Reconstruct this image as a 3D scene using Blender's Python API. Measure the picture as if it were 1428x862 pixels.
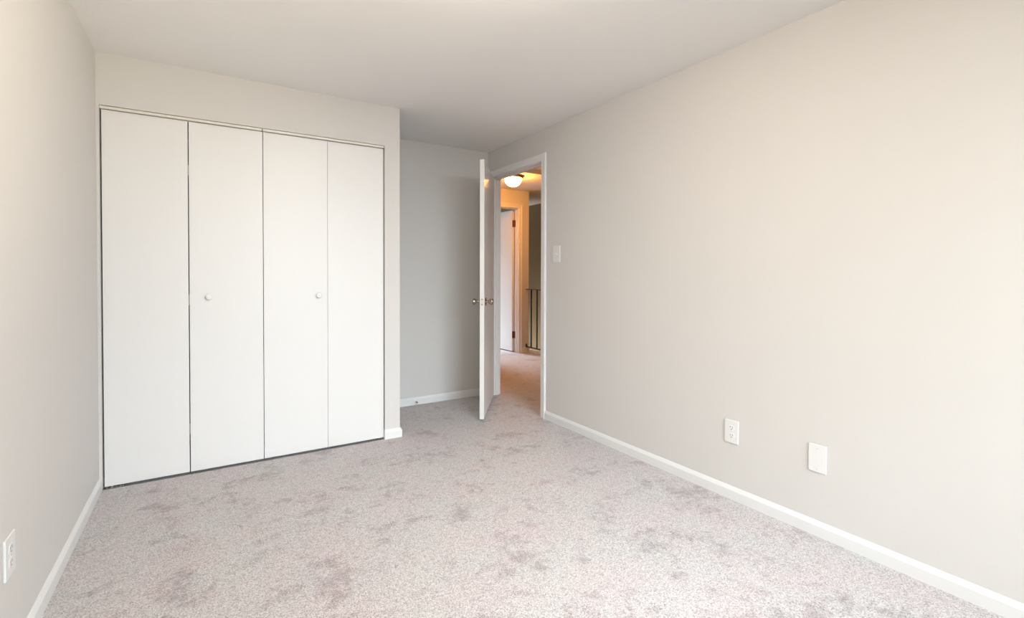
import bpy, bmesh, math
from mathutils import Vector, Matrix

for o in list(bpy.data.objects):
    bpy.data.objects.remove(o, do_unlink=True)
SC = bpy.context.scene
COL = SC.collection
R_ = math.radians

# ------------------------------------------------------------------ measures (metres)
L, R = -0.4848, 2.2871          # left and right wall faces
D1, D2 = 3.3255, 4.0693         # closet front, alcove back
H, HH = 2.3136, 2.37            # bedroom and hall ceilings
XC, XO = 1.1571, 1.0505         # closet corner, closet opening edge
YB = -1.20                      # rear wall (behind the camera)
ZO = 2.040                      # closet header
OY0, OY1, OZ = 3.190, 4.000, 2.055   # entry doorway
WT = 0.095                      # wall thickness at the doorway
HY = 5.95                       # hall end wall
HX0, HX1 = 3.085, 3.855         # doorway in the hall end wall
HDZ = 2.105
HC = 4.035                      # corner of the hall end wall
EX = 4.88                       # far side of the stairwell

# ------------------------------------------------------------------ camera
cd = bpy.data.cameras.new('camera')
cam = bpy.data.objects.new('camera', cd); COL.objects.link(cam)
SC.camera = cam
yaw, pit, rol = R_(32.1852), R_(-0.8389), R_(0.1586)
F = Vector((math.sin(yaw)*math.cos(pit), math.cos(yaw)*math.cos(pit), math.sin(pit)))
Rt = Vector((math.cos(yaw), -math.sin(yaw), 0)); U = Rt.cross(F)
R2 = Rt*math.cos(rol) + U*math.sin(rol); U2 = -Rt*math.sin(rol) + U*math.cos(rol)
M = Matrix((R2, U2, -F)).transposed().to_4x4(); M.translation = Vector((0, 0, 1.1557))
cam.matrix_world = M
cd.sensor_fit = 'HORIZONTAL'; cd.sensor_width = 36
cd.lens = 677.842/1428*36
cd.shift_y = -39.12/1428
cd.clip_start = 0.02

# ------------------------------------------------------------------ colour management, world
SC.view_settings.view_transform = 'Standard'
SC.view_settings.look = 'None'
SC.view_settings.exposure = 0.0
SC.view_settings.gamma = 1.0
SC.view_settings.use_curve_mapping = False
w = bpy.data.worlds.new('sky'); SC.world = w; w.use_nodes = True
w.node_tree.nodes['Background'].inputs[0].default_value = (0.75, 0.87, 1.0, 1)
w.node_tree.nodes['Background'].inputs[1].default_value = 0.5

def area(name, loc, rot, sx, sy, power, color, spread=180):
    l = bpy.data.lights.new(name, 'AREA'); l.shape = 'RECTANGLE'; l.size = sx; l.size_y = sy
    l.energy = power; l.color = color; l.spread = R_(spread)
    o = bpy.data.objects.new(name, l); COL.objects.link(o)
    o.location = loc; o.rotation_euler = rot
    return o
# daylight through the bedroom windows (behind the camera) and through the far room's window
WX0, WX1, WZ0, WZ1 = 0.35, 2.10, 0.65, 2.10
def aimed(name, loc, tgt, sx, sy, power, color):
    q = (Vector(tgt) - Vector(loc)).to_track_quat('-Z', 'Y').to_euler()
    return area(name, loc, q, sx, sy, power, color)
# open sky and sunlit ground outside the bedroom window
aimed('sky_outside_bedroom', (1.2, -4.2, 2.9), (1.2, -1.2, 1.4), 4.0, 2.6, 1140, (0.77, 0.90, 1.0))
aimed('sunlit_ground_outside_bedroom', (3.6, -3.4, -0.3), (1.2, -1.2, 1.4), 2.5, 1.8, 1060, (1.0, 0.89, 0.60))
# daylight into the far room and up the stairs
aimed('sky_outside_far_room', (3.1, 10.2, 3.1), (2.9, 8.6, 1.5), 2.4, 1.6, 1650, (0.68, 0.86, 1.0))
aimed('daylight_from_below_stairs', (4.30, 5.9, -1.9), (4.88, 7.2, -0.4), 0.5, 0.5, 34, (0.95, 0.92, 0.85)).data.spread = R_(75)
LAMP_BED, LAMP_HALL = 118.0, 160.0

# ------------------------------------------------------------------ materials
def mat(name, color, rough=0.5, metal=0.0, spec=0.5, bump=None, vary=None):
    m = bpy.data.materials.new(name); m.use_nodes = True
    nt = m.node_tree; b = nt.nodes['Principled BSDF']
    b.inputs['Base Color'].default_value = (*color, 1)
    b.inputs['Roughness'].default_value = rough
    b.inputs['Metallic'].default_value = metal
    b.inputs['Specular IOR Level'].default_value = spec
    tc = nt.nodes.new('ShaderNodeTexCoord')
    if bump:
        sc, st, dist = bump
        n = nt.nodes.new('ShaderNodeTexNoise'); n.inputs['Scale'].default_value = sc; n.inputs['Detail'].default_value = 3
        bp = nt.nodes.new('ShaderNodeBump'); bp.inputs['Strength'].default_value = st; bp.inputs['Distance'].default_value = dist
        nt.links.new(tc.outputs['Object'], n.inputs['Vector']); nt.links.new(n.outputs['Fac'], bp.inputs['Height'])
        nt.links.new(bp.outputs['Normal'], b.inputs['Normal'])
    if vary:
        sc, c2 = vary
        n = nt.nodes.new('ShaderNodeTexNoise'); n.inputs['Scale'].default_value = sc; n.inputs['Detail'].default_value = 4
        mx = nt.nodes.new('ShaderNodeMix'); mx.data_type = 'RGBA'
        mx.inputs[6].default_value = (*color, 1); mx.inputs[7].default_value = (*c2, 1)
        nt.links.new(tc.outputs['Object'], n.inputs['Vector']); nt.links.new(n.outputs['Fac'], mx.inputs[0])
        nt.links.new(mx.outputs[2], b.inputs['Base Color'])
    return m

PAINT = mat('greige_wall_paint', (0.690, 0.670, 0.653), 0.75, spec=0.3, bump=(260, 0.08, 0.002), vary=(1.3, (0.678, 0.658, 0.641)))
CEIL = mat('ceiling_paint', (0.90, 0.885, 0.87), 0.9, spec=0.2, bump=(200, 0.08, 0.002), vary=(1.0, (0.89, 0.875, 0.86)))
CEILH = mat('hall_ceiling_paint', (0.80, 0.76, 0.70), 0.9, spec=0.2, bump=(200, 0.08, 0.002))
TRIM = mat('white_trim_paint', (0.80, 0.80, 0.80), 0.35, bump=(30, 0.03, 0.002), vary=(3, (0.785, 0.785, 0.785)))
DOORW = mat('white_door_paint', (0.80, 0.79, 0.775), 0.33, bump=(14, 0.05, 0.003), vary=(2, (0.785, 0.775, 0.76)))
CLOSETW = mat('white_closet_door_paint', (0.800, 0.788, 0.780), 0.42, bump=(9, 0.05, 0.003), vary=(1.5, (0.790, 0.778, 0.770)))
TRACK = mat('painted_metal_track', (0.74, 0.71, 0.66), 0.4, bump=(60, 0.03, 0.001))
PLATE = mat('white_plastic', (0.81, 0.81, 0.81), 0.3, bump=(90, 0.01, 0.001))
IVORY = mat('off_white_plastic', (0.80, 0.79, 0.75), 0.35, bump=(90, 0.01, 0.001))
SLOT = mat('dark_slot', (0.03, 0.03, 0.03), 0.6, bump=(90, 0.02, 0.001))
SCREW = mat('screw_metal', (0.65, 0.65, 0.63), 0.35, 0.9, bump=(200, 0.02, 0.001))
NICKEL = mat('antique_nickel', (0.42, 0.36, 0.29), 0.22, 1.0, bump=(40, 0.02, 0.001))
STEEL = mat('bright_steel', (0.72, 0.71, 0.70), 0.3, 1.0, bump=(60, 0.02, 0.001))
BRASS = mat('aged_brass', (0.50, 0.31, 0.12), 0.3, 1.0, bump=(60, 0.03, 0.001))
COPPER = mat('brown_hinge_metal', (0.25, 0.11, 0.05), 0.4, 0.8, bump=(60, 0.03, 0.001))
IRON = mat('black_iron', (0.012, 0.011, 0.010), 0.6, 0.0, bump=(120, 0.05, 0.001))
STAIRW = mat('stairwell_wall_paint', (0.36, 0.29, 0.19), 0.8, spec=0.3, bump=(200, 0.08, 0.002))
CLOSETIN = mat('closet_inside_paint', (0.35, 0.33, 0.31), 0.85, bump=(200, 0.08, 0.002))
RUBBER = mat('white_rubber', (0.75, 0.75, 0.73), 0.6, bump=(90, 0.02, 0.001))

def carpet_mat():
    m = bpy.data.materials.new('grey_beige_carpet'); m.use_nodes = True
    nt = m.node_tree; b = nt.nodes['Principled BSDF']; N = nt.nodes.new; Lk = nt.links.new
    b.inputs['Roughness'].default_value = 0.95; b.inputs['Specular IOR Level'].default_value = 0.1
    b.inputs['Sheen Weight'].default_value = 0.25; b.inputs['Sheen Roughness'].default_value = 0.6
    tc = N('ShaderNodeTexCoord')
    def noise(s, d, rough=0.5, dist=0.0):
        n = N('ShaderNodeTexNoise'); n.inputs['Scale'].default_value = s; n.inputs['Detail'].default_value = d
        n.inputs['Roughness'].default_value = rough; n.inputs['Distortion'].default_value = dist
        Lk(tc.outputs['Object'], n.inputs['Vector']); return n.outputs['Fac']
    def ramp(src, p0, c0, p1, c1):
        r = N('ShaderNodeValToRGB'); e = r.color_ramp.elements
        e[0].position = p0; e[0].color = (*c0, 1); e[1].position = p1; e[1].color = (*c1, 1); Lk(src, r.inputs[0]); return r.outputs[0]
    def mul(a, bb, fac=1.0):
        x = N('ShaderNodeMix'); x.data_type = 'RGBA'; x.blend_type = 'MULTIPLY'; x.inputs[0].default_value = fac
        Lk(a, x.inputs[6]); Lk(bb, x.inputs[7]); return x.outputs[2]
    fine = noise(210, 3, 0.7, 1.0); mid = noise(85, 3, 0.65, 1.6); tone = noise(3.6, 4, 0.6)
    patch = noise(4.0, 3, 0.6, 0.2); scuff = noise(15.0, 7, 0.80, 0.15)
    def add(a, bb, op='ADD'):
        x = N('ShaderNodeMath'); x.operation = op
        Lk(a, x.inputs[0])
        if isinstance(bb, float): x.inputs[1].default_value = bb
        else: Lk(bb, x.inputs[1])
        return x.outputs[0]
    worn = add(add(patch, 0.45, 'MULTIPLY'), add(scuff, 0.55, 'MULTIPLY'))
    base = ramp(tone, 0.38, (0.695, 0.612, 0.615), 0.62, (0.670, 0.638, 0.632))
    c = mul(base, ramp(fine, 0.36, (0.48, 0.47, 0.47), 0.56, (1.08, 1.08, 1.08)))  # crevices between tufts darkened in the colour, standing in for their shade
    c = mul(c, ramp(mid, 0.36, (0.66, 0.65, 0.65), 0.52, (1.04, 1.04, 1.04)))  # coarser crevices, their shade likewise put into the colour
    c = mul(c, ramp(worn, 0.40, (0.72, 0.67, 0.68), 0.48, (1, 1, 1)))
    Lk(c, b.inputs['Base Color'])
    b1 = N('ShaderNodeBump'); b1.inputs['Strength'].default_value = 0.75; b1.inputs['Distance'].default_value = 0.006; Lk(mid, b1.inputs['Height'])
    b2 = N('ShaderNodeBump'); b2.inputs['Strength'].default_value = 0.8; b2.inputs['Distance'].default_value = 0.004; Lk(fine, b2.inputs['Height'])
    Lk(b1.outputs[0], b2.inputs['Normal']); Lk(b2.outputs[0], b.inputs['Normal'])
    return m
CARPET = carpet_mat()

def emit_mat(name, color, strength):
    m = bpy.data.materials.new(name); m.use_nodes = True
    nt = m.node_tree; b = nt.nodes['Principled BSDF']
    b.inputs['Base Color'].default_value = (0.85, 0.82, 0.76, 1); b.inputs['Roughness'].default_value = 0.35
    n = nt.nodes.new('ShaderNodeTexNoise'); n.inputs['Scale'].default_value = 18
    mx = nt.nodes.new('ShaderNodeMix'); mx.data_type = 'RGBA'
    mx.inputs[6].default_value = (*color, 1); mx.inputs[7].default_value = (*[c*0.85 for c in color], 1)
    nt.links.new(n.outputs['Fac'], mx.inputs[0]); nt.links.new(mx.outputs[2], b.inputs['Emission Color'])
    b.inputs['Emission Strength'].default_value = strength
    return m
GLOW_HALL = emit_mat('lit_alabaster_glass', (1.0, 0.40, 0.07), LAMP_HALL)
GLOW_BED = emit_mat('lit_frosted_glass', (1.0, 0.88, 0.72), LAMP_BED)

def glass_mat():
    m = bpy.data.materials.new('window_glass'); m.use_nodes = True
    nt = m.node_tree; nt.nodes.remove(nt.nodes['Principled BSDF'])
    t = nt.nodes.new('ShaderNodeBsdfTransparent'); g = nt.nodes.new('ShaderNodeBsdfGlossy'); g.inputs['Roughness'].default_value = 0.02
    x = nt.nodes.new('ShaderNodeMixShader'); x.inputs[0].default_value = 0.06
    nt.links.new(t.outputs[0], x.inputs[1]); nt.links.new(g.outputs[0], x.inputs[2])
    nt.links.new(x.outputs[0], nt.nodes['Material Output'].inputs[0]); return m
GLASS = glass_mat()

# ------------------------------------------------------------------ helpers
def box(bm, x0, x1, y0, y1, z0, z1, bev=0.0, seg=2):
    v = [bm.verts.new(c) for c in ((x0,y0,z0),(x1,y0,z0),(x1,y1,z0),(x0,y1,z0),(x0,y0,z1),(x1,y0,z1),(x1,y1,z1),(x0,y1,z1))]
    fs = [bm.faces.new([v[i] for i in q]) for q in ((0,3,2,1),(4,5,6,7),(0,1,5,4),(1,2,6,5),(2,3,7,6),(3,0,4,7))]
    if bev:
        es = list({e for f in fs for e in f.edges})
        bmesh.ops.bevel(bm, geom=es, offset=bev, segments=seg, affect='EDGES', clamp_overlap=True)

def lathe(bm, prof, origin, axis, n=32):
    """prof: (distance along axis, radius)"""
    a = Vector(axis).normalized(); t = a.orthogonal().normalized(); b = a.cross(t); o = Vector(origin)
    rings = []
    for d, r in prof:
        if r < 1e-6: rings.append([bm.verts.new(o + a*d)])
        else: rings.append([bm.verts.new(o + a*d + (t*math.cos(2*math.pi*i/n) + b*math.sin(2*math.pi*i/n))*r) for i in range(n)])
    for p, q in zip(rings, rings[1:]):
        for i in range(n):
            j = (i+1) % n
            if len(p) == 1 and len(q) == 1: continue
            if len(p) == 1: bm.faces.new((p[0], q[j], q[i]))
            elif len(q) == 1: bm.faces.new((p[i], p[j], q[0]))
            else: bm.faces.new((p[i], p[j], q[j], q[i]))
    for ring in (rings[0], rings[-1]):
        if len(ring) > 1: bm.faces.new(ring)

def sweep(bm, stations):
    """stations: lists of the same number of points; closed profile swept and capped"""
    rs = [[bm.verts.new(p) for p in s] for s in stations]
    n = len(rs[0])
    for p, q in zip(rs, rs[1:]):
        for i in range(n):
            j = (i+1) % n; bm.faces.new((p[i], p[j], q[j], q[i]))
    bm.faces.new(rs[0]); bm.faces.new(list(reversed(rs[-1])))

def tube(bm, pts, r, n=10):
    pts = [Vector(p) for p in pts]; st = []
    for i, p in enumerate(pts):
        d = (pts[min(i+1, len(pts)-1)] - pts[max(i-1, 0)]).normalized()
        ref = Vector((0, 0, 1)) if abs(d.z) < 0.95 else Vector((1, 0, 0))
        t = d.cross(ref).normalized(); b = d.cross(t)
        st.append([p + (t*math.cos(2*math.pi*k/n) + b*math.sin(2*math.pi*k/n))*r for k in range(n)])
    sweep(bm, st)

def obj(name, bm, m, parent=None, smooth=False, mats=None):
    bmesh.ops.recalc_face_normals(bm, faces=bm.faces)
    me = bpy.data.meshes.new(name); bm.to_mesh(me); bm.free()
    for x in (mats or [m]): me.materials.append(x)
    if smooth:
        me.polygons.foreach_set('use_smooth', [True]*len(me.polygons))
        try: me.set_sharp_from_angle(angle=R_(35))
        except Exception: pass
    o = bpy.data.objects.new(name, me); COL.objects.link(o)
    if parent: o.parent = parent
    return o

def B(*boxes, bev=0.0):
    bm = bmesh.new()
    for b in boxes: box(bm, *b, bev=bev)
    return bm

def tag(o, label=None, cat=None, group=None, kind=None):
    if label: o['label'] = label
    if cat: o['category'] = cat
    if group: o['group'] = group
    if kind: o['kind'] = kind
    return o

def empty(name, loc, rz=0.0):
    o = bpy.data.objects.new(name, None); COL.objects.link(o); o.location = loc; o.rotation_euler = (0, 0, rz)
    o.empty_display_size = 0.05
    return o

def struct(name, bm, m, label, cat, smooth=False):
    return tag(obj(name, bm, m, None, smooth), label, cat, kind='structure')

# ------------------------------------------------------------------ structure
T = 0.12
struct('floor', B((L-T, R+WT, YB-T, D1+0.0, -0.12, 0), (XC-0.06, R+WT, D1, D2+T, -0.12, 0), (L-T, XC-0.06, D1, D2+T, -0.12, -0.012),
                  (R+WT, HC-0.005, 2.2, HY, -0.12, 0), (1.2, HC+0.02, HY, 8.75, -0.12, 0), (R-0.6, R+WT, D2+T, HY, -0.12, 0)),
       CARPET, 'pinkish grey cut-pile carpet covering the bedroom and hallway floor', 'carpet')
struct('ceiling', B((L-T, R+WT/2, YB-T, D2+T, H, H+0.16)), CEIL, 'plain off-white painted ceiling over the bedroom', 'ceiling')
# hall ceiling; hatch opening added so its recess makes an area of shade
AX0, AX1, AY0, AY1 = 2.62, 3.50, 4.22, 4.86
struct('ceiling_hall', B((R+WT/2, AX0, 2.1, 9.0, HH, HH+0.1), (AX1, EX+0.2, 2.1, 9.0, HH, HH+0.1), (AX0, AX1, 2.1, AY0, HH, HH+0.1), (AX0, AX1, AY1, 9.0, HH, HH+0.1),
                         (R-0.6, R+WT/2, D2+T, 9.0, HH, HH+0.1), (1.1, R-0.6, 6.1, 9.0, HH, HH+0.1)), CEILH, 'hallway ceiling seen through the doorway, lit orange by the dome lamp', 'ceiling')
struct('trim_shade_hatch', B((AX0-0.02, AX1+0.02, AY0-0.02, AY1+0.02, HH+0.045, HH+0.06)), CEIL, 'hatch panel recessed to make shade in the hallway ceiling above the doorway', 'ceiling hatch')

struct('wall_left', B((L-T, L, YB-T, D2+T, 0, H)), PAINT, 'pale greige wall at the left, running from the camera to the closet', 'wall')
struct('wall_right', B((R, R+WT, YB-T, OY0-0.015, 0, H), (R, R+WT, OY0-0.015, OY1+0.015, OZ+0.015, H), (R, R+WT, OY1+0.015, D2+0.04, 0, H)), PAINT,
       'long pale greige wall with the doorway, a switch and two wall plates', 'wall')
struct('wall_alcove', B((XC-0.02, R+WT, D2, D2+T, 0, H)), PAINT, 'shaded grey back wall of the alcove behind the open door', 'wall')
struct('wall_closet', B((L, XC, D1, D1+0.10, ZO, H), (XO, XC, D1, D2, 0, ZO), (L, L+0.0125, D1, D1+0.10, 0, ZO)), PAINT,
       'cream header and narrow return wall framing the closet doors', 'wall')
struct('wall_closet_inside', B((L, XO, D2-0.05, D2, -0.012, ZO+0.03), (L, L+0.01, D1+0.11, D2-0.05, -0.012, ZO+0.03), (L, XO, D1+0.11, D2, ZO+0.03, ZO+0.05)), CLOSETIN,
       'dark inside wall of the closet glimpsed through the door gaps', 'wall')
struct('wall_rear', B((L-T, WX0, YB-T, YB, 0, H), (WX1, R+T, YB-T, YB, 0, H), (WX0, WX1, YB-T, YB, 0, WZ0), (WX0, WX1, YB-T, YB, WZ1, H)), PAINT,
       'greige wall with the bedroom window, opposite the closet', 'wall')
# hall, stairwell, far room
struct('wall_hall_end', B((2.2, HX0-0.015, HY, HY+0.105, 0, HH), (HX1+0.015, HC, HY, HY+0.105, 0, HH), (HX0-0.015, HX1+0.015, HY, HY+0.105, HDZ+0.015, HH)), PAINT,
       'hallway end wall glowing orange around the far white door', 'wall')
struct('wall_hall_side', B((R-0.02, R+WT, D2+T, HY, 0, HH)), PAINT, 'hallway side wall beyond the bedroom doorway', 'wall')
struct('wall_hall_near', B((R+WT, EX+0.1, 2.1, 2.2, -2.6, HH)), PAINT, 'hallway wall at the near end of the landing', 'wall')
struct('wall_stairwell', B((EX, EX+0.1, 2.1, 8.9, -2.6, HH), (HC, EX+0.1, 8.75, 8.85, -2.6, HH), (HC-0.1, HC, 2.2, HY, -2.6, -0.12), (HC, EX, 2.2, 8.75, -2.7, -2.6),
                           (HC-0.1, HC, HY+0.105, 8.75, -2.6, HH)), STAIRW,
       'dim olive brown stairwell wall behind the black iron railing', 'wall')
struct('wall_far_room', B((1.1, 1.2, HY+0.105, 8.75, 0, HH), (1.2, 2.2, 8.65, 8.75, 0, HH), (3.7, HC-0.1, 8.65, 8.75, 0, HH), (2.2, 3.7, 8.65, 8.75, 0, 0.75), (2.2, 3.7, 8.65, 8.75, 2.12, HH),
                          (1.2, 2.2, HY+0.005, HY+0.105, 0, HH)), PAINT, 'pale wall of the daylit room past the hallway end door', 'wall')

# windows
def window(name, x0, x1, z0, z1, y, s, label):
    """s=+1: the room is on the +y side"""
    r = tag(empty(name, ((x0+x1)/2, y, z0)), label, 'window', kind='structure')
    ox, oz = (x0+x1)/2, z0
    hw, hh = (x1-x0)/2, z1-z0
    f = 0.045
    a, b = sorted((0.0, -s*0.07))
    obj('window_frame', B((-hw, -hw+f, a, b, 0, hh), (hw-f, hw, a, b, 0, hh), (-hw+f, hw-f, a, b, 0, f), (-hw+f, hw-f, a, b, hh-f, hh), (-f/2, f/2, a, b, f, hh-f)), TRIM, r)
    a, b = sorted((-s*0.03, -s*0.036))
    obj('pane', B((-hw+f, -f/2, a, b, f, hh-f)), GLASS, r); obj('pane', B((f/2, hw-f, a, b, f, hh-f)), GLASS, r)
    a, b = sorted((s*0.0, s*0.05))
    obj('window_sill', B((-hw-0.05, hw+0.05, a, b, -0.03, -0.002)), TRIM, r)
window('window_1', WX0, WX1, WZ0, WZ1, YB-0.005, 1, 'white sliding window in the bedroom wall opposite the closet')
window('window_2', 2.2, 3.7, 0.75, 2.12, 8.66, -1, 'white window lighting the room past the hallway')

# ------------------------------------------------------------------ baseboards
def base_prof(h=0.066, t=0.012):
    return [(0, 0), (t, 0), (t, h*0.72), (t*0.82, h*0.80), (t*0.40, h*0.97), (t*0.28, h), (0, h)]
def baseboard(bm, pts, outs, h=0.066, t=0.012):
    """pts: wall-line corner points (x, y); outs: the direction each station grows in (mitred)"""
    sweep(bm, [[(p[0]+o[0]*a, p[1]+o[1]*a, z) for a, z in base_prof(h, t)] for p, o in zip(pts, outs)])
bm = bmesh.new(); baseboard(bm, [(L, YB), (L, D1+0.02)], [(1, 0), (1, 0)])
struct('baseboard_left', bm, TRIM, 'white baseboard along the pale wall beside the closet', 'baseboard')
bm = bmesh.new(); baseboard(bm, [(R, YB), (R, OY0-0.062)], [(-1, 0), (-1, 0)])
struct('baseboard_right', bm, TRIM, 'long white baseboard under the outlet and blank plate', 'baseboard')
bm = bmesh.new(); baseboard(bm, [(XO, D1+0.03), (XO, D1), (XC, D1), (XC, D2), (R, D2)], [(-0.35, 0), (-0.35, -1), (1, -1), (1, -1), (-1, -1)], t=0.0125)
struct('baseboard_alcove', bm, TRIM, 'white baseboard wrapping the closet corner and crossing the alcove', 'baseboard')
bm = bmesh.new(); baseboard(bm, [(HX1+0.067, HY), (HC, HY), (HC, HY+0.02)], [(0, -1), (0.3, -1), (0.3, 0)], h=0.08)
struct('baseboard_hall', bm, TRIM, 'short white baseboard below the end of the iron railing', 'baseboard')

# ------------------------------------------------------------------ door casings
def casing_prof(wd, th):
    # (away from opening, off the wall)
    return [(0, 0), (0, th*0.55), (wd*0.08, th*0.72), (wd*0.55, th*0.66), (wd*0.68, th*0.98), (wd*0.93, th), (wd, th*0.85), (wd, 0)]
def casing_x(bm, x, s, y0, y1, z1, wd, th):
    st = []
    for (yy, zz, oy, oz) in ((y0, 0, -1, 0), (y0, z1, -1, 1), (y1, z1, 1, 1), (y1, 0, 1, 0)):
        st.append([(x + s*b, yy + oy*a, zz + oz*a) for a, b in casing_prof(wd, th)])
    sweep(bm, st)
def casing_y(bm, y, s, x0, x1, z1, wd, th):
    st = []
    for (xx, zz, ox, oz) in ((x0, 0, -1, 0), (x0, z1, -1, 1), (x1, z1, 1, 1), (x1, 0, 1, 0)):
        st.append([(xx + ox*a, y + s*b, zz + oz*a) for a, b in casing_prof(wd, th)])
    sweep(bm, st)

# entry doorway: jambs, stops, casing both sides
tr = tag(empty('trim_1', (0, 0, 0)), 'white painted casing and jamb around the bedroom doorway', 'door frame', kind='structure')
j = 0.0149
obj('jamb', B((R, R+WT, OY0-j, OY0, 0, OZ+j), (R, R+WT, OY1, OY1+j, 0, OZ+j), (R, R+WT, OY0, OY1, OZ, OZ+j)), TRIM, tr)
obj('door_stop_strip', B((R+0.042, R+0.075, OY0, OY0+0.011, 0, OZ), (R+0.042, R+0.075, OY1-0.011, OY1, 0, OZ), (R+0.042, R+0.075, OY0+0.011, OY1-0.011, OZ-0.011, OZ)), TRIM, tr)
bm = bmesh.new(); casing_x(bm, R, -1, OY0-0.006, OY1+0.006, OZ+0.006, 0.058, 0.016); obj('casing', bm, TRIM, tr)
bm = bmesh.new(); casing_x(bm, R+WT, 1, OY0-0.006, OY1+0.006, OZ+0.006, 0.058, 0.016); obj('casing', bm, TRIM, tr)
# hall end doorway
tr = tag(empty('trim_2', (0, 0, 0)), 'orange-lit white casing around the door at the end of the hallway', 'door frame', kind='structure')
obj('jamb', B((HX0-j, HX0, HY, HY+0.105, 0, HDZ+j), (HX1, HX1+j, HY, HY+0.105, 0, HDZ+j), (HX0, HX1, HY, HY+0.105, HDZ, HDZ+j)), TRIM, tr)
obj('door_stop_strip', B((HX1-0.011, HX1, HY+0.03, HY+0.062, 0, HDZ), (HX0, HX0+0.011, HY+0.03, HY+0.062, 0, HDZ), (HX0+0.011, HX1-0.011, HY+0.03, HY+0.062, HDZ-0.011, HDZ)), TRIM, tr)
bm = bmesh.new(); casing_y(bm, HY, -1, HX0-0.005, HX1+0.005, HDZ+0.005, 0.060, 0.016); obj('casing', bm, TRIM, tr)

# ------------------------------------------------------------------ entry door, opened into the room
SW, ST, SZ0, SZ1 = 0.805, 0.035, 0.015, 2.045
d1 = tag(empty('door_1', (R-0.012, OY1-0.003, 0), -R_(35.6)), 'open flush white door with antique nickel knobs, hinged to the bedroom doorway', 'door', kind='structure')
# local axes: closed slab runs along -y, thickness along +x
obj('door_slab', B((0, ST, -SW, 0, SZ0, SZ1), bev=0.0015), DOORW, d1)
kz, ky = 0.935, -SW+0.060
def tulip_knob(s, x):
    bm = bmesh.new()
    lathe(bm, [(0, 0.033), (0.004, 0.033), (0.009, 0.026), (0.012, 0.012)], (x, ky, kz), (s, 0, 0), 36)
    ro = obj('rosette', bm, NICKEL, d1, True)
    bm = bmesh.new()
    lathe(bm, [(0.010, 0.0115), (0.018, 0.0105), (0.026, 0.0125), (0.038, 0.0200), (0.050, 0.0262), (0.055, 0.0272), (0.060, 0.0255), (0.064, 0.018), (0.0655, 0.0)], (x, ky, kz), (s, 0, 0), 36)
    obj('knob', bm, NICKEL, d1, True)
tulip_knob(-1, 0.0); tulip_knob(1, ST)
lp = obj('latch_plate', B((0.005, ST-0.005, -SW-0.0012, -SW+0.0005, kz-0.0285, kz+0.0285)), STEEL, d1)
bm = bmesh.new(); box(bm, 0.0115, 0.0235, -SW-0.010, -SW-0.001, kz-0.008, kz+0.008, bev=0.002); obj('latch_bolt', bm, STEEL, lp)
for dz in (-0.021, 0.021):
    bm = bmesh.new(); lathe(bm, [(0, 0.004), (0.001, 0.004), (0.0015, 0.0)], (ST/2, -SW-0.0012, kz+dz), (0, -1, 0), 12); obj('screw', bm, SLOT, lp)
for z in (0.22, 1.03, 1.84):
    bm = bmesh.new(); tube(bm, [(-0.006, 0.0, z-0.045), (-0.006, 0.0, z+0.045)], 0.006, 12)
    box(bm, -0.001, 0.030, -0.001, 0.0012, z-0.045, z+0.045)
    obj('hinge', bm, BRASS, d1, True)

# hall end door, opened into the far room
d2 = tag(empty('door_2', (HX1-0.004, HY+0.112, 0), R_(2)), 'far white door with brown hinges standing open past the hallway', 'door', kind='structure')
obj('door_slab', B((-0.035, 0, 0.0, 0.74, 0.015, 2.09), bev=0.0015), DOORW, d2)
for z in (0.256, 1.895):
    bm = bmesh.new(); tube(bm, [(0.0, -0.006, z-0.05), (0.0, -0.006, z+0.05)], 0.008, 12)
    box(bm, -0.033, 0.0, -0.003, 0.0005, z-0.05, z+0.05); box(bm, -0.004, 0.004, -0.045, -0.005, z-0.05, z+0.05)
    obj('hinge', bm, COPPER, d2, True)
bm = bmesh.new(); lathe(bm, [(0, 0.03), (0.008, 0.026), (0.012, 0.011), (0.03, 0.012), (0.045, 0.024), (0.06, 0.024), (0.064, 0)], (-0.035, 0.68, 0.93), (-1, 0, 0), 24); obj('knob', bm, NICKEL, d2, True)

# ------------------------------------------------------------------ closet
trk = tag(empty('closet_track', (0.29, D1+0.03, ZO-0.0075)), 'painted metal bifold track under the cream closet header, split at the middle', 'track')
def track(x0, x1):
    bm = bmesh.new(); y0, y1 = -0.022, 0.016
    # inverted U channel
    sweep(bm, [[(x, y, z) for y, z in ((y0, -0.0095), (y0, 0.0055), (y1, 0.0055), (y1, -0.0095), (y1-0.003, -0.0095), (y1-0.003, 0.0025), (y0+0.003, 0.0025), (y0+0.003, -0.0095))] for x in (x0, x1)])
    obj('rail', bm, TRACK, trk)
track(L+0.014-0.29, 0.003); track(0.008, XO-0.003-0.29)

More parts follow.
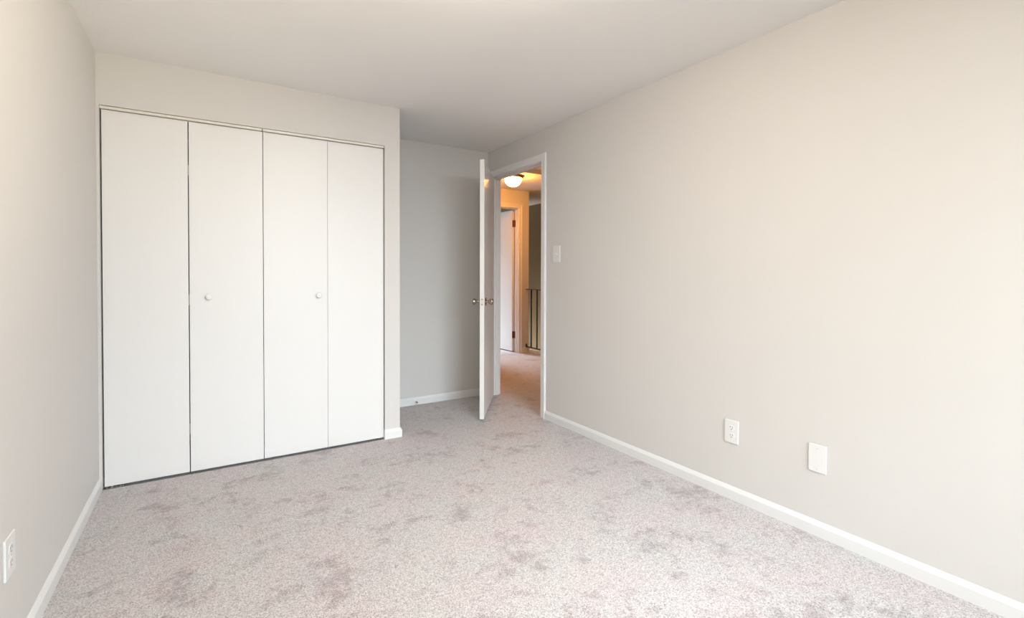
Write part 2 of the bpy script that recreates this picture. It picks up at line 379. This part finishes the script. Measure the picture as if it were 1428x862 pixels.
CD = D1+0.018
def bifold(name, xs, knob, lab, side):
    """xs: ((x0, x1), (x0, x1)) panels; origin at the pivot"""
    px = xs[0][0] if side < 0 else xs[1][1]
    r = tag(empty(name, (px, CD+0.014, 0)), lab, 'closet door', 'white bifold closet doors', kind='thing')
    for k, (a, b) in enumerate(xs):
        obj('panel', B((a-px, b-px, -0.014, 0.014, 0.0090, 2.0205), bev=0.0012), CLOSETW, r)
    kx, kzz = knob
    bm = bmesh.new()
    lathe(bm, [(0, 0.009), (0.006, 0.008), (0.010, 0.012), (0.016, 0.0168), (0.022, 0.0175), (0.027, 0.014), (0.029, 0.0)], (kx-px, -0.014, kzz), (0, -1, 0), 32)
    obj('knob', bm, CLOSETW, r, True)
    for t in ((xs[0][1]+xs[1][0])/2,):
        for z in (0.25, 1.0, 1.75):
            bm = bmesh.new(); box(bm, t-px-0.02, t-px+0.02, 0.0145, 0.0165, z-0.03, z+0.03); obj('hinge', bm, STEEL, r)
    s = 1 if side < 0 else -1
    bm = bmesh.new(); tube(bm, [(s*0.03, 0, 2.012), (s*0.03, 0, 2.034)], 0.004, 8); obj('pivot_pin', bm, STEEL, r)
    bm = bmesh.new(); tube(bm, [(s*0.03, 0, 0.002), (s*0.03, 0, 0.02)], 0.004, 8); obj('pivot_pin', bm, STEEL, r)
    return r
bifold('bifold_closet_door', ((-0.4655, -0.0855), (-0.0805, 0.2965)), (0.0138, 1.017), 'white flush bifold closet door next to the pale side wall, round knob', -1)
bifold('bifold_closet_door', ((0.3000, 0.6745), (0.6760, 1.0455)), (0.6183, 1.013), 'white flush bifold closet door nearer the alcove, small round knob', 1)
def pivot_bracket(x, s, lab):
    r = tag(empty('pivot_bracket', (x, CD+0.01, 0)), lab, 'bracket')
    bm = bmesh.new(); q = sorted((0, s*0.085)); box(bm, q[0], q[1], -0.018, 0.02, -0.010, 0.0015); obj('floor_plate', bm, STEEL, r)
    for k in range(4):
        bm = bmesh.new(); q = sorted((s*(0.012+k*0.02), s*(0.018+k*0.02))); box(bm, q[0], q[1], -0.018, -0.010, 0.0017, 0.006); obj('tooth', bm, STEEL, r)
pivot_bracket(L+0.0135, 1, 'metal floor pivot bracket under the closet door at the left wall')
pivot_bracket(XO-0.004, -1, 'metal floor pivot bracket under the closet door beside the white baseboard return')

# ------------------------------------------------------------------ wall plates
def wall_plate(name, x, y, zc, s, wd, ht, lab, cat, kind):
    """s=+1: faces -x (right wall); built facing local -x"""
    r = tag(empty(name, (x, y, zc), 0 if s > 0 else math.pi), lab, cat)
    bm = bmesh.new(); box(bm, -0.0055, 0.0, -wd/2, wd/2, -ht/2, ht/2, bev=0.0022, seg=3); obj('cover_plate', bm, PLATE, r)
    X = -0.0056
    def screw(y_, z_, m=IVORY):
        bm = bmesh.new(); lathe(bm, [(0, 0.0034), (0.0007, 0.003), (0.001, 0.0)], (X, y_, z_), (-1, 0, 0), 14); o = obj('screw', bm, m, r)
        bm = bmesh.new(); box(bm, X-0.0013, X-0.0006, y_-0.0026, y_+0.0026, z_-0.0004, z_+0.0004); obj('slot', bm, SLOT, o)
    if kind == 'outlet':
        for dz in (0.0200, -0.0200):
            bm = bmesh.new()
            pts = []
            for i in range(28):
                a = 2*math.pi*i/28; pts.append((0.0168*math.cos(a), max(-0.0135, min(0.0135, 0.0168*math.sin(a)))))
            sweep(bm, [[(xx, p[0], dz+p[1]) for p in pts] for xx in (X+0.001, X-0.0012)])
            f = obj('receptacle', bm, PLATE, r)
            bm = bmesh.new()
            for yy, hh in ((-0.0063, 0.0045), (0.0063, 0.0036)): box(bm, X-0.00135, X-0.0009, yy-0.0011, yy+0.0011, dz+0.0035-hh, dz+0.0035+hh)
            lathe(bm, [(0, 0.0026), (0.0004, 0.0026)], (X-0.0009, 0, dz-0.0078), (-1, 0, 0), 12)
            obj('socket_slots', bm, SLOT, f)
        screw(0, 0)
    elif kind == 'switch':
        bm = bmesh.new(); box(bm, X-0.0006, X+0.0005, -0.0055, 0.0055, -0.0125, 0.0125); obj('toggle_surround', bm, IVORY, r)
        bm = bmesh.new(); sweep(bm, [[(X, -0.004, -0.008), (X, 0.004, -0.008), (X, 0.004, 0.006), (X, -0.004, 0.006)], [(X-0.013, -0.0032, 0.004), (X-0.013, 0.0032, 0.004), (X-0.011, 0.0032, 0.011), (X-0.011, -0.0032, 0.011)]])
        obj('toggle', bm, PLATE, r)
        screw(0, 0.030); screw(0, -0.030)
    else:
        screw(0, 0.046, PLATE); screw(0, -0.046, PLATE)
    return r
wall_plate('light_switch', R, 2.986, 1.309, 1, 0.088, 0.128, 'white toggle light switch on the wall beside the doorway', 'light switch', 'switch')
wall_plate('wall_outlet', R, 1.5033, 0.3475, 1, 0.078, 0.1195, 'white duplex outlet low on the long wall, between the doorway and the blank plate', 'outlet', 'outlet')
wall_plate('blank_wall_plate', R, 1.0885, 0.3425, 1, 0.0745, 0.124, 'blank white cover plate low on the long wall, without sockets', 'wall plate', 'blank')
wall_plate('wall_outlet', L, 1.938, 0.343, -1, 0.086, 0.1195, 'white duplex outlet on the left wall, seen almost edge-on', 'outlet', 'outlet')

# spring door stop on the alcove baseboard
ds = tag(empty('door_stop', (1.556, D2-0.0125, 0.030)), 'tiny spring door stop on the alcove baseboard', 'door stop')
bm = bmesh.new(); lathe(bm, [(0, 0.010), (0.004, 0.009), (0.006, 0.005)], (0, 0, 0), (0, -1, 0), 16); obj('base', bm, STEEL, ds, True)
bm = bmesh.new(); tube(bm, [(0.0045*math.cos(t*0.7), -0.006-0.00055*t, 0.0045*math.sin(t*0.7)) for t in range(0, 100)], 0.0011, 6); obj('spring', bm, NICKEL, ds, True)
bm = bmesh.new(); lathe(bm, [(0.060, 0.0065), (0.070, 0.007), (0.073, 0.004), (0.073, 0)], (0, 0, 0), (0, -1, 0), 16); obj('rubber_tip', bm, RUBBER, ds, True)

# ------------------------------------------------------------------ hall railing
rl = tag(empty('stair_railing', (3.995, HY, 0)), 'black iron stair railing with thin balusters at the end of the hallway', 'railing')
RL = 3.2
bm = bmesh.new(); box(bm, -0.016, 0.016, -RL, -0.001, 0.925, 0.935); obj('top_rail', bm, IRON, rl)
bm = bmesh.new(); box(bm, -0.008, 0.008, -RL, -0.001, 0.076, 0.092); obj('bottom_rail', bm, IRON, rl)
bm = bmesh.new(); box(bm, -0.011, 0.011, -0.008, -0.0005, 0.07, 0.125); obj('mounting_bracket', bm, IRON, rl)
k = 0
yy = -0.130
while yy > -RL:
    bm = bmesh.new(); box(bm, -0.0075, 0.0075, yy-0.0075, yy+0.0075, 0.085, 0.93); obj('baluster', bm, IRON, rl); yy -= 0.145
for yv in (-RL+0.02, -RL/2):
    bm = bmesh.new(); box(bm, -0.012, 0.012, yv-0.012, yv+0.012, 0.0, 0.93); obj('post', bm, IRON, rl)
struct('trim_3', B((HC-0.005, HC+0.020, 2.2, HY-0.013, -0.12, 0.035)), TRIM, 'pale wooden curb along the stairwell edge under the railing', 'trim')

# ------------------------------------------------------------------ ceiling lamps
def dome_lamp(name, x, y, zc, glow, lab, rs=1.0):
    r = tag(empty(name, (x, y, zc)), lab, 'ceiling lamp')
    bm = bmesh.new()
    lathe(bm, [(0.0, 0.126*rs), (0.010, 0.131*rs), (0.014, 0.124*rs), (0.022, 0.129*rs), (0.030, 0.124*rs), (0.034, 0.112*rs), (0.034, 0.0)], (0, 0, 0), (0, 0, -1), 48)
    obj('canopy', bm, BRASS, r, True)
    prof = [(z, q*rs) for z, q in ((0.034, 0.109), (0.046, 0.108), (0.062, 0.103), (0.080, 0.094), (0.098, 0.080), (0.112, 0.064), (0.121, 0.048), (0.126, 0.030), (0.128, 0.0))]
    bm = bmesh.new(); lathe(bm, prof, (0, 0, -0.0005), (0, 0, -1), 48); obj('glass_bowl', bm, glow, r, True)
    bm = bmesh.new(); lathe(bm, [(0.126, 0.015), (0.133, 0.017), (0.138, 0.008), (0.144, 0.012), (0.152, 0.009), (0.158, 0.0)], (0, 0, 0), (0, 0, -1), 20); obj('finial', bm, BRASS, r, True)
    for q in range(3):
        a = q*2*math.pi/3 + 0.5
        bm = bmesh.new(); lathe(bm, [(0, 0.006), (0.012, 0.006), (0.015, 0.0)], (0.120*rs*math.cos(a), 0.120*rs*math.sin(a), -0.024), (math.cos(a), math.sin(a), 0), 12); obj('thumb_screw', bm, BRASS, r, True)
    return r
dome_lamp('ceiling_lamp', 3.235, 5.12, HH, GLOW_HALL, 'lit alabaster dome lamp with brass rim on the hallway ceiling')
dome_lamp('ceiling_lamp', 0.75, 1.25, H, GLOW_BED, 'frosted dome lamp on the bedroom ceiling, above and before the camera view', 1.1)
